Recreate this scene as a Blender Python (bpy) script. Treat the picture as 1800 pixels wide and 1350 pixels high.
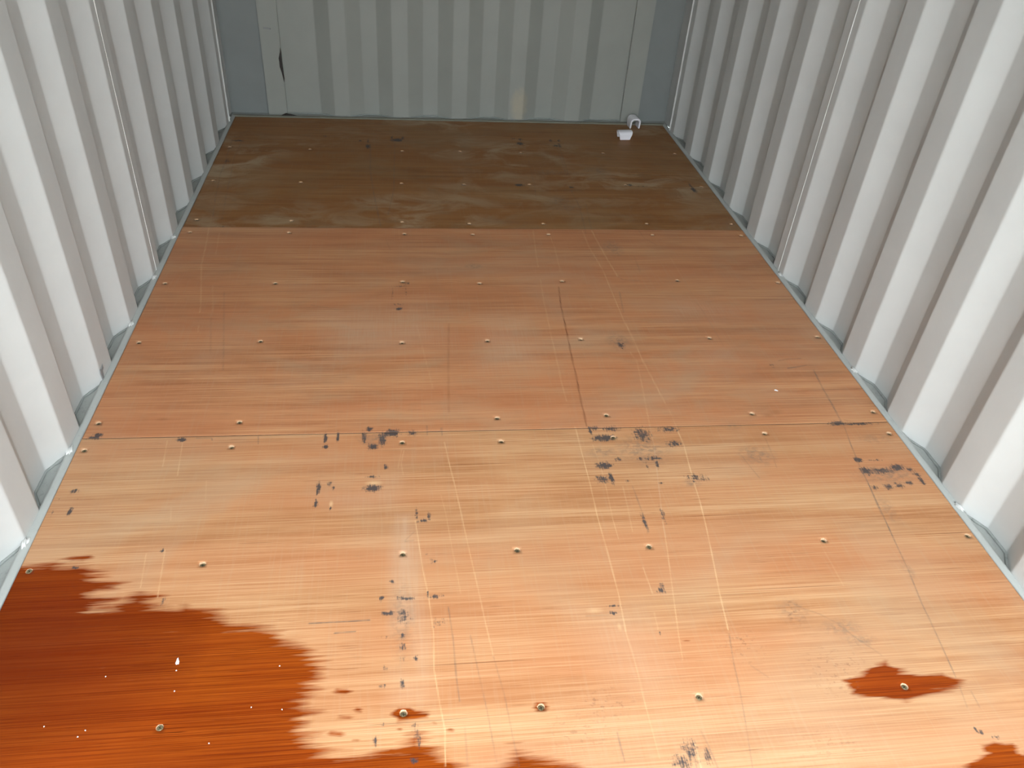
# Interior of a steel shipping container with a plywood floor, seen from near its open doors.
import bpy, bmesh, math, random
import numpy as np
from mathutils import Vector, Matrix

SC = bpy.context.scene
COL = SC.collection
for o in list(bpy.data.objects):
    bpy.data.objects.remove(o, do_unlink=True)

# ------------------------------------------------------------------ camera
CAM_C=[0.883961, 0.0, 1.465751]
CAM_R=[0.994001, -0.095752, 0.052847]
CAM_U=[0.017417, 0.615626, 0.787846]
CAM_F=[0.107971, 0.7822, -0.6136]
FOCAL=1403.853
PPX=870.067
PPY=711.088
cam = bpy.data.cameras.new('camera')
cam.sensor_fit = 'HORIZONTAL'
cam.sensor_width = 36.0
cam.lens = FOCAL / 1800.0 * 36.0
cam.shift_x = (900 - PPX) / 1800.0
cam.shift_y = (PPY - 675) / 1800.0
cam.clip_start = 0.02
co = bpy.data.objects.new('camera', cam)
COL.objects.link(co)
r, u, f = Vector(CAM_R), Vector(CAM_U), Vector(CAM_F)
m = Matrix(((r[0], u[0], -f[0], CAM_C[0]), (r[1], u[1], -f[1], CAM_C[1]),
            (r[2], u[2], -f[2], CAM_C[2]), (0, 0, 0, 1)))
co.matrix_world = m
SC.camera = co

# ------------------------------------------------------------------ sky, light, exposure
DOOR_Y = -0.3            # the open end of the container
DOOR_L = 1.3              # width of each added, unseen cargo door
SKY = 9.6
SC.view_settings.view_transform = 'Standard'
SC.view_settings.look = 'None'
SC.view_settings.gamma = 1.0
SC.view_settings.use_curve_mapping = False
SC.view_settings.exposure = 0.0
world = bpy.data.worlds.new('overcast_sky')
SC.world = world
world.use_nodes = True
wn, wl = world.node_tree.nodes, world.node_tree.links
wn.clear()
wo = wn.new('ShaderNodeOutputWorld')
bg = wn.new('ShaderNodeBackground')
tc = wn.new('ShaderNodeTexCoord')
sx = wn.new('ShaderNodeSeparateXYZ')
mr = wn.new('ShaderNodeMapRange')          # overcast sky: brighter towards the zenith
mr.inputs['From Min'].default_value = 0.0
mr.inputs['From Max'].default_value = 1.0
mr.inputs['To Min'].default_value = 0.3
mr.inputs['To Max'].default_value = 2.2
wl.new(tc.outputs['Generated'], sx.inputs[0])
wl.new(sx.outputs['Z'], mr.inputs['Value'])
mu = wn.new('ShaderNodeMath'); mu.operation = 'MULTIPLY'; mu.inputs[1].default_value = SKY
wl.new(mr.outputs[0], mu.inputs[0])
bg.inputs['Color'].default_value = (0.90, 0.985, 1.03, 1)
wl.new(mu.outputs[0], bg.inputs['Strength'])
wl.new(bg.outputs[0], wo.inputs[0])

# ------------------------------------------------------------------ measured data (metres)
W = 2.33                    # plywood floor, side to side
LINES = [["light",2.2,0.9,[[0.0943,3.1556],[0.1037,3.0397],[0.1208,2.8726],[0.1314,2.736],[0.1566,2.5961],[0.1817,2.4547],[0.1877,2.4025]]],["light",2,0.6,[[0.1995,2.3201],[0.2055,2.2786]]],["dark",3,0.55,[[0.037,4.0237],[0.0499,3.7766],[0.055,3.5914],[0.076,3.3539],[0.0988,3.1557]]],["dark",3,0.4,[[0.0859,4.0262],[0.0831,3.814],[0.1029,3.5733],[0.1185,3.3551],[0.1395,3.1295]]],["light",2,0.5,[[0.076,3.3539],[0.094,3.1829],[0.1037,3.0397]]],["light",2,0.6,[[0.1512,2.9997],[0.1685,2.8171]]],["light",1.6,0.5,[[0.1981,2.5838],[0.2294,2.4095]]],["dark",1.6,0.5,[[0.2309,2.3694],[0.2674,2.1527]]],["dark",1.8,0.55,[[0.2455,2.5395],[0.3075,2.1519],[0.3201,2.0652]]],["light",2,0.75,[[1.415,3.0425],[1.3997,2.8438],[1.3924,2.726]]],["light",2,0.65,[[1.3874,2.6279],[1.3775,2.4775],[1.3703,2.2587],[1.3651,2.0899],[1.361,1.9514],[1.3614,1.8793]]],["light",2,0.65,[[1.4778,3.0273],[1.4825,2.8886],[1.4736,2.6898]]],["crack",3.2,1,[[1.4481,2.572],[1.4341,2.4335],[1.4279,2.2974],[1.4173,2.105],[1.4132,1.992],[1.4072,1.9094],[1.4022,1.7878],[1.4002,1.7589]]],["light",2.4,0.8,[[1.6251,3.0454],[1.6255,2.8898],[1.6432,2.6901],[1.6421,2.5086],[1.6417,2.3544],[1.6472,2.2547],[1.6494,2.1004],[1.6574,1.968],[1.6641,1.8624]]],["light",1.6,0.5,[[1.6641,1.8624],[1.6689,1.7958],[1.6657,1.7347]]],["light",3,0.9,[[1.6657,1.7347],[1.6664,1.666],[1.6563,1.5749],[1.6487,1.4958],[1.6449,1.442],[1.6349,1.3603],[1.6215,1.2707],[1.6,1.1384],[1.5867,1.0374]]],["dark",2.2,0.75,[[1.5843,1.0224],[1.5702,0.9506],[1.5625,0.8922]]],["dark",1.8,0.5,[[1.5625,0.8922],[1.5492,0.8198],[1.5297,0.723]]],["light",3,0.9,[[1.6652,3.0459],[1.6697,2.946],[1.6782,2.7925],[1.6905,2.6497]]],["dark",2.5,0.55,[[1.6905,2.6497],[1.7034,2.6276],[1.7368,2.6188],[1.7702,2.6187]]],["dark",2.5,0.6,[[1.6713,2.5333],[1.6536,2.3887]]],["light",2,0.65,[[1.6299,2.091],[1.6156,1.963],[1.5971,1.8198],[1.5894,1.7582]]],["pale",4,0.9,[[1.5894,1.7582],[1.5782,1.6617],[1.5587,1.5555],[1.5394,1.4465],[1.5254,1.3713],[1.5182,1.3171]]],["light",2,0.75,[[1.5254,1.3713],[1.5115,1.2761],[1.4892,1.1444],[1.4701,1.029],[1.4613,0.967]]],["light",2.3,0.95,[[1.3661,1.7574],[1.3644,1.6211],[1.364,1.5184],[1.3603,1.3988],[1.3614,1.2834],[1.3606,1.1513],[1.3541,1.0462]]],["light",1.8,0.6,[[1.3541,1.0462],[1.3562,0.9635],[1.3542,0.8753],[1.3545,0.7542]]],["light",1.8,0.6,[[1.4024,1.6752],[1.4068,1.5913],[1.405,1.5058],[1.398,1.3871],[1.3978,1.319]]],["light",1.6,0.6,[[1.4512,1.5039],[1.4448,1.4092],[1.439,1.34]]],["light",2,0.7,[[1.4372,1.2257],[1.4408,1.147]]],["light",2,0.6,[[1.4309,1.0927],[1.428,1.0465]]],["dark",5,0.55,[[1.4775,1.5028],[1.4796,1.4282],[1.4806,1.3833]]],["dark",9,0.6,[[1.4796,1.3975],[1.4797,1.3381]]],["light",2.2,0.85,[[0.9828,1.7021],[0.9935,1.6001],[1.0029,1.5223],[1.0121,1.4283]]],["light",2,0.75,[[1.0121,1.4283],[1.0221,1.322],[1.0286,1.2587],[1.0384,1.1621],[1.0452,1.0895],[1.0546,1.0012]]],["dark",1.8,0.5,[[1.0546,1.0012],[1.0689,0.9062],[1.0763,0.8075],[1.0814,0.757]]],["light",1.6,0.5,[[0.9642,1.492],[0.9731,1.4301],[0.9853,1.2839],[0.996,1.1708]]],["dark",1.6,0.5,[[1.0099,1.0556],[1.0193,0.9701],[1.0308,0.8707],[1.039,0.7677]]],["light",2.2,0.95,[[0.8965,1.4038],[0.911,1.2473],[0.922,1.1684],[0.93,1.0661],[0.9279,0.9757],[0.9365,0.8967],[0.9442,0.8399],[0.9418,0.7666]]],["dark",2.6,0.75,[[0.9656,1.1341],[0.9721,1.0432],[0.9731,0.9554],[0.9768,0.8992]]],["dark",1.6,0.5,[[0.9835,0.8445],[0.9835,0.7637]]],["light",1.8,0.8,[[0.2272,1.7329],[0.2382,1.6289]]],["light",1.8,0.85,[[0.269,1.7267],[0.2834,1.5922]]],["light",1.5,0.5,[[0.2925,1.476],[0.3008,1.4309]]],["light",1.4,0.4,[[0.3606,1.5697],[0.3711,1.4966]]],["light",1.8,0.7,[[0.2679,1.3264],[0.2796,1.2252]]],["light",2,0.8,[[0.3084,1.335],[0.323,1.1959]]],["dark",4,0.85,[[2.2104,2.0239],[2.199,1.9304],[2.191,1.8276],[2.1847,1.7691],[2.1811,1.726]]],["dark",4,0.8,[[2.1811,1.726],[2.1652,1.6537],[2.1575,1.6114],[2.146,1.5514]]],["dark",5.5,1,[[2.146,1.5514],[2.1399,1.4938],[2.1288,1.4213],[2.1193,1.3545],[2.1093,1.289]]],["dark",3.5,0.75,[[2.1093,1.289],[2.0937,1.1815],[2.0747,1.0846],[2.0626,0.9948],[2.0462,0.8895]]],["dark",9,0.5,[[2.1335,1.4537],[2.1187,1.3689]]],["dark",8,0.45,[[2.0937,1.1815],[2.0747,1.0846]]],["dark",7,0.4,[[2.0711,1.0523],[2.06,0.9783]]],["dark",3,0.4,[[2.0418,0.8664],[2.0305,0.8192]]],["dark",3,0.4,[[2.0606,0.8544],[2.0575,0.8175]]],["light",1.8,0.4,[[1.9089,1.251],[1.9088,1.1439]]],["dark",3.5,0.42,[[1.7573,1.1068],[1.7841,1.0843],[1.8144,1.0682],[1.841,1.0446],[1.8571,1.0204],[1.873,0.9967],[1.8925,0.9732],[1.9084,0.9517]]],["dark",2.5,0.45,[[1.6061,0.9442],[1.6333,0.9148]]],["dark",3.2,0.7,[[1.2833,0.8128],[1.2837,0.7739],[1.2847,0.7533]]],["pale",16,0.5,[[1.4303,0.8808],[1.427,0.7961],[1.4299,0.7298]]],["light",3,0.7,[[1.4315,0.7839],[1.4299,0.7298]]],["dark",6,0.6,[[1.4517,0.8041],[1.4574,0.7739],[1.462,0.7276]]],["dark",4,0.5,[[1.4235,0.788],[1.4211,0.7304]]],["dark",4,0.45,[[1.6833,4.0012],[1.6757,3.8296],[1.6682,3.6339]]],["dark",3,0.4,[[1.6679,4.0166],[1.663,3.7696],[1.6571,3.6335]]],["dark",4,0.45,[[1.6501,3.4653],[1.6563,3.2785],[1.6357,3.0188]]],["light",3,0.5,[[1.6765,3.3894],[1.6916,3.3156]]],["dark",3,0.4,[[1.6916,3.3156],[1.6756,3.1509],[1.6673,3.0567]]],["dark",3,0.3,[[1.5013,3.9216],[1.4854,3.526],[1.4715,3.347]]],["light",2,0.4,[[1.4476,3.4212],[1.4638,3.3285]]],["light",2,0.4,[[1.4692,3.2216],[1.4688,3.0647],[1.4738,2.9852]]],["dark",3.2,0.65,[[0.7182,3.9789],[0.7268,3.649],[0.7482,3.4022],[0.7835,3.076]]],["dark",3,0.55,[[0.8395,4.0244],[0.8358,3.4357],[0.8128,3.1858]]],["dark",2,0.35,[[0.8081,2.9471],[0.8245,2.859]]],["light",2,0.4,[[0.8581,3.0718],[0.8601,2.9578]]],["light",1.6,0.45,[[0.9182,2.3111],[0.9356,2.1598],[0.9597,1.9528]]],["stain",14,0.45,[[1.0268,2.3206],[1.0129,2.0812],[1.0024,1.8373]]],["light",1.8,0.35,[[1.9408,2.8082],[1.9444,2.6407],[1.943,2.4495]]],["dark",1.6,0.35,[[1.9444,2.6407],[1.943,2.4495],[1.9495,2.3937],[1.9518,2.169]]],["dark",2.5,0.4,[[1.869,3.0541],[1.8764,2.9741],[1.9105,2.9175]]],["dark",2.5,0.4,[[1.794,2.8123],[1.7876,2.6902]]],["light",1.8,0.6,[[1.6198,2.1374],[1.6272,2.0878]]],["dark",6,0.95,[[2.1268,2.0353],[2.1586,2.0411],[2.1959,2.0501]]],["dark",2,0.5,[[2.1959,2.0501],[2.3116,2.0509]]],["dark",5,0.6,[[2.1122,2.0781],[2.1477,2.0873],[2.1946,2.0897]]],["dark",3,1,[[0.6605,1.1067],[0.7301,1.1073],[0.7917,1.1084]]],["dark",4,0.9,[[0.7171,1.0784],[0.7619,1.0802]]],["dark",2,0.7,[[1.2729,1.0921],[1.3252,1.0923]]],["dark",3,0.4,[[1.8202,1.6163],[1.8298,1.5636],[1.8391,1.5217]]],["dark",3,0.35,[[1.9178,1.6876],[1.9117,1.613],[1.9033,1.5607]]],["light",1.5,0.5,[[0.8637,1.6748],[0.8543,1.6009]]],["light",1.5,0.55,[[0.8699,1.6698],[0.8619,1.6165],[0.8678,1.5713]]],["dark",1.8,0.5,[[0.8912,1.3375],[0.8705,1.3348]]],["dark",2.5,0.45,[[0.8705,1.3385],[0.893,1.3655]]],["dark",2.2,0.8,[[0.9356,1.7763],[0.936,1.7333]]],["dark",2.2,0.8,[[0.9775,1.7647],[0.9777,1.7319]]],["dark",3,1,[[0.938,1.7483],[0.9769,1.7495]]],["dark",2.2,0.9,[[0.4684,1.744],[0.4725,1.7125]]],["dark",3,0.9,[[0.3021,1.7423],[0.3434,1.7409],[0.3466,1.7312]]],["dark",1.2,0.6,[[0.769,1.6711],[0.9012,1.6735]]],["dark",1.5,0.4,[[0.0819,1.3064],[0.1108,1.3135]]],["dark",3,0.4,[[0.5544,2.448],[0.6003,2.4325],[0.65,2.4131]]],["light",2,0.4,[[1.4987,1.6768],[1.6354,1.6572]]],["stain",10,0.5,[[2.1984,1.7632],[2.2203,1.7517],[2.3196,1.7458]]]]
BLOBS = [["dark",1,0.0305,1.7515,0.0179,0.0073],["dark",1,0.0376,1.7633,0.0135,0.0098],["dark",1,0.2625,1.7365,0.0122,0.0097],["dark",1,0.6527,1.7305,0.0062,0.0197],["dark",1,0.6552,1.6941,0.0077,0.0072],["dark",1,0.6869,1.7342,0.0047,0.0224],["dark",1,0.8101,1.7202,0.011,0.0298],["dark",1,0.8384,1.7465,0.0224,0.0177],["dark",1,0.784,1.6896,0.014,0.0145],["dark",1,0.7742,1.7662,0.0096,0.0102],["dark",1,0.6489,1.5325,0.0059,0.0236],["dark",1,0.6462,1.4746,0.0057,0.0143],["dark",1,0.7879,1.5247,0.0221,0.0128],["dark",1,0.0535,1.4728,0.0054,0.0138],["dark",1,1.4063,1.738,0.005,0.018],["dark",1,1.4413,1.7038,0.0365,0.0151],["dark",1,1.4175,1.5886,0.0222,0.0139],["dark",1,1.427,1.5358,0.0062,0.0224],["dark",1,2.1678,1.7479,0.0285,0.0107],["dark",1,2.1551,1.5846,0.0118,0.012],["dark",1,2.1559,1.5369,0.0166,0.0162],["dark",1,2.2547,1.5473,0.0201,0.014],["dark",1,2.2982,1.4919,0.0066,0.0158],["dark",1,0.707,3.9783,0.0112,0.0315],["dark",1,0.8509,4.0735,0.0318,0.0246],["dark",1,1.4829,4.0564,0.018,0.0207],["dark",1,1.4148,3.5172,0.0241,0.0146],["dark",1,2.2427,3.4822,0.014,0.0269],["dark",0.75,0.8945,1.7447,0.016,0.0126],["dark",0.75,0.8208,1.6067,0.0061,0.0114],["dark",0.75,0.7593,1.7318,0.0079,0.0299],["dark",0.75,0.7869,1.5679,0.0194,0.0044],["dark",0.75,0.6771,1.5463,0.0059,0.0086],["dark",0.75,0.687,1.5288,0.0029,0.0107],["dark",0.75,0.6843,1.4568,0.0029,0.0081],["dark",0.75,0.8997,1.4234,0.0043,0.026],["dark",0.75,0.9177,1.4029,0.0142,0.0058],["dark",0.75,0.9309,1.416,0.0043,0.0159],["dark",0.75,0.0424,1.5451,0.0111,0.0083],["dark",0.75,0.3027,1.3317,0.0039,0.0107],["dark",0.75,1.4217,1.7478,0.0201,0.0104],["dark",0.75,1.4716,1.7436,0.0252,0.013],["dark",0.75,1.4031,1.5346,0.0218,0.0155],["dark",0.75,1.385,1.522,0.0023,0.011],["dark",0.75,1.5547,1.7152,0.0252,0.0333],["dark",0.75,1.6395,1.6719,0.0233,0.0149],["dark",0.75,1.6401,1.7356,0.0341,0.0129],["dark",0.75,1.5247,1.6128,0.008,0.007],["dark",0.75,1.5651,1.6113,0.0243,0.0094],["dark",0.75,1.5677,1.5899,0.0064,0.0187],["dark",0.75,1.4624,1.6103,0.0096,0.0094],["dark",0.75,2.2344,1.7431,0.0537,0.0067],["dark",0.75,2.2036,1.5374,0.0417,0.0139],["dark",0.75,2.2896,1.5388,0.0117,0.0093],["dark",0.75,2.2985,1.5174,0.01,0.0091],["dark",0.75,2.1502,1.4708,0.0129,0.0088],["dark",0.75,2.1913,1.4736,0.0131,0.0133],["dark",0.75,2.223,1.4768,0.013,0.0111],["dark",0.75,2.2555,1.4845,0.0131,0.0079],["dark",0.75,0.859,2.4189,0.0138,0.0114],["dark",0.75,1.598,2.1784,0.0117,0.0206],["dark",0.75,0.8181,1.1659,0.0064,0.0097],["dark",0.75,0.8666,1.1633,0.0231,0.0064],["dark",0.75,0.9399,1.1642,0.0206,0.0064],["dark",0.75,0.9208,1.1716,0.0026,0.013],["dark",0.75,0.8312,1.1245,0.0176,0.0061],["dark",0.75,0.8626,1.1243,0.0101,0.0093],["dark",0.75,0.8635,1.0626,0.0086,0.0088],["dark",0.75,0.8634,1.0352,0.006,0.01],["dark",0.75,0.8919,1.0054,0.0047,0.0083],["dark",0.75,0.8617,0.9464,0.0047,0.0106],["dark",0.75,0.8101,0.8229,0.0043,0.0105],["dark",0.75,0.8823,0.7818,0.0086,0.0067],["dark",0.75,0.8408,1.2136,0.0066,0.005],["dark",0.75,1.4645,1.154,0.0108,0.0099],["dark",0.75,1.4782,1.3735,0.0059,0.0318],["dark",0.75,1.3397,1.1167,0.0183,0.0032],["dark",0.75,1.3369,1.0979,0.0078,0.0062],["dark",0.75,0.0669,4.0252,0.0326,0.0118],["dark",0.75,0.6648,4.0558,0.0114,0.0121],["dark",0.75,0.7047,4.0578,0.0057,0.0326],["dark",0.75,0.8248,4.1049,0.0058,0.0249],["dark",0.75,0.88,4.1078,0.0087,0.025],["dark",0.75,1.49,4.1147,0.0121,0.0169],["dark",0.75,1.6518,4.1063,0.0092,0.0169],["dark",0.75,1.6946,4.1085,0.0092,0.017],["dark",0.75,1.6705,4.033,0.0241,0.0164],["dark",0.75,1.6886,4.0338,0.0091,0.0331],["dark",0.75,1.6585,3.4982,0.0136,0.0099],["dark",0.75,1.9409,3.5333,0.0194,0.0136],["dark",0.75,1.1554,3.5158,0.0105,0.0099],["dark",0.75,2.242,3.5358,0.0056,0.0413],["dark",0.75,0.1201,1.291,0.0075,0.0051],["dark",0.75,2.0274,0.7625,0.006,0.0071],["dark",0.75,2.0198,0.7704,0.0048,0.006],["dark",0.75,2.0545,0.7521,0.0083,0.0047],["dark",0.45,0.0593,1.5159,0.0027,0.0041],["dark",0.45,0.0135,1.5199,0.0027,0.0061],["dark",0.45,0.0137,1.4687,0.004,0.0138],["dark",0.45,0.9385,1.2685,0.0135,0.007],["dark",0.45,0.9218,1.2959,0.0027,0.009],["dark",0.45,0.7977,1.2826,0.004,0.0035],["dark",0.45,0.8662,1.1042,0.0088,0.0091],["dark",0.45,0.9448,1.0952,0.0137,0.0106],["dark",0.45,0.8233,1.062,0.0121,0.0044],["dark",0.45,0.8632,1.0071,0.006,0.0083],["dark",0.45,0.8266,0.9846,0.0047,0.0081],["dark",0.45,0.8213,0.9424,0.0116,0.0052],["dark",0.45,0.8226,0.8574,0.0066,0.0048],["dark",0.45,0.8834,0.851,0.0056,0.0121],["dark",0.45,0.9305,1.0809,0.0025,0.0075],["dark",0.45,0.9305,1.0456,0.0018,0.0102],["dark",0.45,1.4299,1.0388,0.0026,0.0075],["dark",0.45,1.4367,1.1522,0.0027,0.0098],["dark",0.45,1.4694,1.1722,0.0068,0.0067],["dark",0.45,1.5359,1.5795,0.0064,0.0185],["dark",0.45,1.5586,1.5127,0.0109,0.0044],["dark",0.45,1.4666,1.5231,0.0093,0.0066],["dark",0.45,2.191,1.5808,0.0406,0.0048],["dark",0.45,0.8697,2.5779,0.0309,0.0083],["dark",0.45,0.8551,2.4496,0.0159,0.0078],["dark",0.45,0.8349,2.5288,0.004,0.0409],["dark",0.45,0.8837,2.5286,0.0041,0.0327],["dark",0.45,0.8864,2.6029,0.0125,0.017],["dark",0.45,2.0787,2.0525,0.0097,0.013],["dark",0.45,1.4556,4.1297,0.0152,0.017],["dark",0.45,1.4722,3.9203,0.0116,0.0117],["dark",0.45,1.4616,3.8812,0.0058,0.0116],["dark",0.45,1.9988,3.5217,0.0334,0.0067],["dark",0.45,0.0502,4.0802,0.0302,0.0096],["dark",0.45,0.061,3.7557,0.0181,0.0354],["dark",0.45,0.4852,4.1116,0.0113,0.0164],["dark",0.45,0.1508,3.0611,0.0111,0.0104],["dark",0.45,0.3364,1.1796,0.0061,0.0158],["dark",0.6,1.3967,0.7434,0.0222,0.0179],["dark",0.6,0.8917,0.8233,0.0066,0.0236],["dark",0.6,1.42,0.7647,0.0158,0.0231],["dark",0.6,1.4502,0.7512,0.0089,0.0181],["dark",0.6,0.8663,1.1118,0.015,0.0153],["dark",0.6,1.5318,1.3951,0.006,0.0284],["dark",0.6,1.6635,1.5287,0.0317,0.0179],["speck",1,1.2774,0.8776,0.0527,0.0346],["speck",1,1.7781,0.9198,0.0528,0.05],["speck",1,1.8292,0.9378,0.0318,0.0224],["speck",1,1.6032,0.9975,0.046,0.0442],["speck",1,1.7566,1.0778,0.0296,0.0349],["speck",0.6,1.703,0.7575,0.0808,0.0352],["speck",0.6,1.2091,0.8141,0.0677,0.0483],["smudge",0.9,1.4254,1.6427,0.0405,0.0193],["smudge",0.9,1.641,1.5072,0.0236,0.011],["smudge",0.9,1.1435,2.7299,0.0263,0.0183],["smudge",0.9,1.5956,2.2026,0.0353,0.042],["smudge",0.9,1.7226,2.8806,0.0332,0.0558],["smudge",0.9,1.5925,3.6803,0.1067,0.0215],["smudge",0.9,1.5806,3.3497,0.0471,0.05],["smudge",0.9,1.6053,3.2655,0.0463,0.03],["smudge",0.9,1.8354,3.7035,0.04,0.0512],["smudge",0.9,1.8513,1.0284,0.0399,0.0182],["smudge",0.9,1.8755,0.9935,0.0328,0.0147],["smudge",0.9,1.8651,1.6147,0.0466,0.0389],["smudge",0.9,1.5422,1.6507,0.0657,0.0543],["smudge",0.9,0.7831,1.7261,0.0348,0.0248],["smudge",0.9,2.2109,1.5185,0.083,0.0322],["smudge",0.6,1.8381,1.7423,0.0243,0.0158],["smudge",0.6,2.2557,1.6762,0.0527,0.0205],["smudge",0.6,2.1447,1.3886,0.0188,0.0504],["smudge",0.6,2.0937,1.1815,0.0116,0.0246],["smudge",0.6,1.7566,1.0778,0.0322,0.0317],["smudge",0.6,0.8637,1.1043,0.025,0.0948],["light",0.8,0.7904,1.5438,0.0178,0.0087],["light",0.8,0.6848,1.4709,0.0043,0.0102],["light",0.5,1.3427,1.0589,0.0039,0.0091],["light",0.5,1.2953,1.1065,0.0156,0.0063],["stain",0.5,1.9957,1.808,0.0216,0.011],["stain",0.5,1.9662,1.7923,0.016,0.0081],["stain",0.5,0.1943,1.8277,0.0156,0.0052]]
POLYS = [["wet",1,0.03,[[-0.0112,1.3077],[0.0252,1.3093],[0.0739,1.3119],[0.0946,1.2973],[0.1465,1.2896],[0.1574,1.2691],[0.1811,1.2547],[0.2229,1.2363],[0.2222,1.2251],[0.1903,1.222],[0.1906,1.2078],[0.2364,1.1943],[0.1893,1.183],[0.1928,1.1706],[0.2361,1.1728],[0.2559,1.1886],[0.2678,1.2036],[0.2831,1.2107],[0.3223,1.1991],[0.3084,1.1858],[0.3357,1.1719],[0.3702,1.1623],[0.3879,1.1768],[0.4053,1.1681],[0.4603,1.1527],[0.4675,1.1386],[0.4954,1.1146],[0.551,1.1115],[0.6021,1.0865],[0.6129,1.0642],[0.6531,1.0532],[0.6757,1.0238],[0.6971,1.0033],[0.6951,0.9686],[0.6776,0.9578],[0.6935,0.9439],[0.6719,0.9325],[0.6664,0.9065],[0.6973,0.8934],[0.6762,0.8826],[0.6708,0.8579],[0.701,0.8441],[0.6803,0.8351],[0.7031,0.8164],[0.7465,0.8022],[0.7819,0.7964],[0.8535,0.8029],[0.8721,0.8328],[0.8975,0.8347],[0.9078,0.8107],[0.9474,0.7931],[0.9681,0.7759],[0.9917,0.7577],[1.0347,0.7569],[1.0578,0.7698],[1.0788,0.7911],[1.0923,0.7834],[1.1414,0.7641],[1.1858,0.7466],[1.199,0.5921],[-0.5535,0.6379],[-0.8846,1.3389]]],["wet",1,0.012,[[0.0775,1.3203],[0.1008,1.326],[0.1444,1.3273],[0.1508,1.3183],[0.1304,1.3108],[0.105,1.312]]],["wet",1,0.012,[[1.7952,0.898],[1.839,0.9091],[1.8852,0.9316],[1.9096,0.9358],[1.9283,0.9134],[1.9666,0.9041],[2.0232,0.902],[2.0401,0.8857],[2.0675,0.8743],[2.0307,0.863],[1.9647,0.8537],[1.9064,0.8402],[1.8608,0.8497],[1.8009,0.864],[1.7928,0.8819]]],["wet",1,0.012,[[1.9518,0.6941],[1.9897,0.7111],[2.0118,0.7214],[2.014,0.7367],[2.0426,0.7432],[2.0626,0.7358],[2.0788,0.736],[2.0838,0.7118],[2.2025,0.7002],[2.1398,0.5225],[1.8123,0.5467]]],["wet",0.95,0.008,[[0.8424,0.8792],[0.8513,0.8947],[0.8784,0.8929],[0.8873,0.8837],[0.9177,0.8792],[0.9117,0.8673],[0.8814,0.8644],[0.8535,0.8638]]],["wet",0.95,0.008,[[1.1202,0.8775],[1.131,0.8882],[1.1495,0.887],[1.1604,0.8736],[1.1464,0.8657],[1.1281,0.8669]]],["wet",0.75,0.006,[[0.7617,0.8927],[0.7694,0.9011],[0.7815,0.8989],[0.7885,0.8925],[0.7807,0.8856],[0.7686,0.8878]]],["wet",0.75,0.006,[[0.848,0.8464],[0.8533,0.8518],[0.8613,0.8503],[0.8657,0.8462],[0.8603,0.8418],[0.8524,0.8433]]],["wet",0.75,0.006,[[0.9453,0.8401],[0.9516,0.8454],[0.9605,0.8438],[0.9653,0.8397],[0.9591,0.8353],[0.9501,0.8369]]],["wet",0.75,0.006,[[0.8298,0.8008],[0.8375,0.8085],[0.8492,0.8063],[0.8556,0.8004],[0.8479,0.7942],[0.8363,0.7963]]],["wet",0.75,0.006,[[0.9157,0.854],[0.922,0.8594],[0.931,0.8578],[0.9358,0.8536],[0.9296,0.8492],[0.9207,0.8508]]],["wet",0.75,0.006,[[0.7166,0.9373],[0.7298,0.9442],[0.7504,0.9416],[0.762,0.9357],[0.7487,0.9302],[0.7282,0.9327]]],["wet",0.75,0.006,[[0.7235,0.8807],[0.7377,0.8871],[0.7598,0.8845],[0.7722,0.8788],[0.7579,0.8737],[0.7359,0.8763]]],["wet",0.75,0.006,[[0.7095,0.8459],[0.7234,0.852],[0.7451,0.8494],[0.7573,0.8439],[0.7432,0.839],[0.7217,0.8416]]],["wet",0.75,0.006,[[1.4751,1.0148],[1.4822,1.0179],[1.4912,1.0168],[1.4956,1.0142],[1.4886,1.0116],[1.4796,1.0127]]],["wet",0.75,0.006,[[0.759,0.8312],[0.7665,0.8363],[0.7783,0.8346],[0.785,0.8304],[0.7773,0.8263],[0.7656,0.828]]],["pale",0.8,0.02,[[0.8513,1.4255],[0.8854,1.424],[0.8923,1.3191],[0.8964,1.248],[0.9066,1.1203],[0.9124,1.0569],[0.9121,0.9592],[0.8979,0.9521],[0.8884,1.0878],[0.8415,1.0756],[0.838,1.251]]],["pale",0.5,0.03,[[0.8419,0.9769],[0.9125,0.9726],[0.9125,0.8945],[0.8423,0.899]]],["pale",0.45,0.04,[[0.7734,1.521],[0.8543,1.583],[0.8616,1.5174],[0.8541,1.4353],[0.7824,1.4586],[0.7115,1.4516],[0.651,1.5052]]],["pale",0.5,0.05,[[1.8217,2.4225],[1.8951,2.4702],[2.0741,2.4204],[2.0622,2.3731],[1.9818,2.3355],[1.9261,2.359],[1.809,2.3148]]],["pale",0.4,0.03,[[1.8674,2.1228],[1.9597,2.1448],[1.96,2.0877],[1.874,2.0633]]],["pale",0.5,0.05,[[1.2479,1.0982],[1.3943,1.1058],[1.4456,0.9129],[1.354,0.8412],[1.2828,0.95]]],["pale",0.5,0.08,[[0.5865,2.3583],[0.9756,2.4683],[1.0044,2.2121],[0.6738,2.1515]]],["pale",0.55,0.06,[[1.1388,2.3523],[1.3103,2.3692],[1.2904,2.0754],[1.1228,2.0476]]],["pale",0.45,0.12,[[1.3163,0.8815],[1.7948,0.8512],[1.7957,0.7048],[1.067,0.7547],[1.1866,0.8156]]]]
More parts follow.
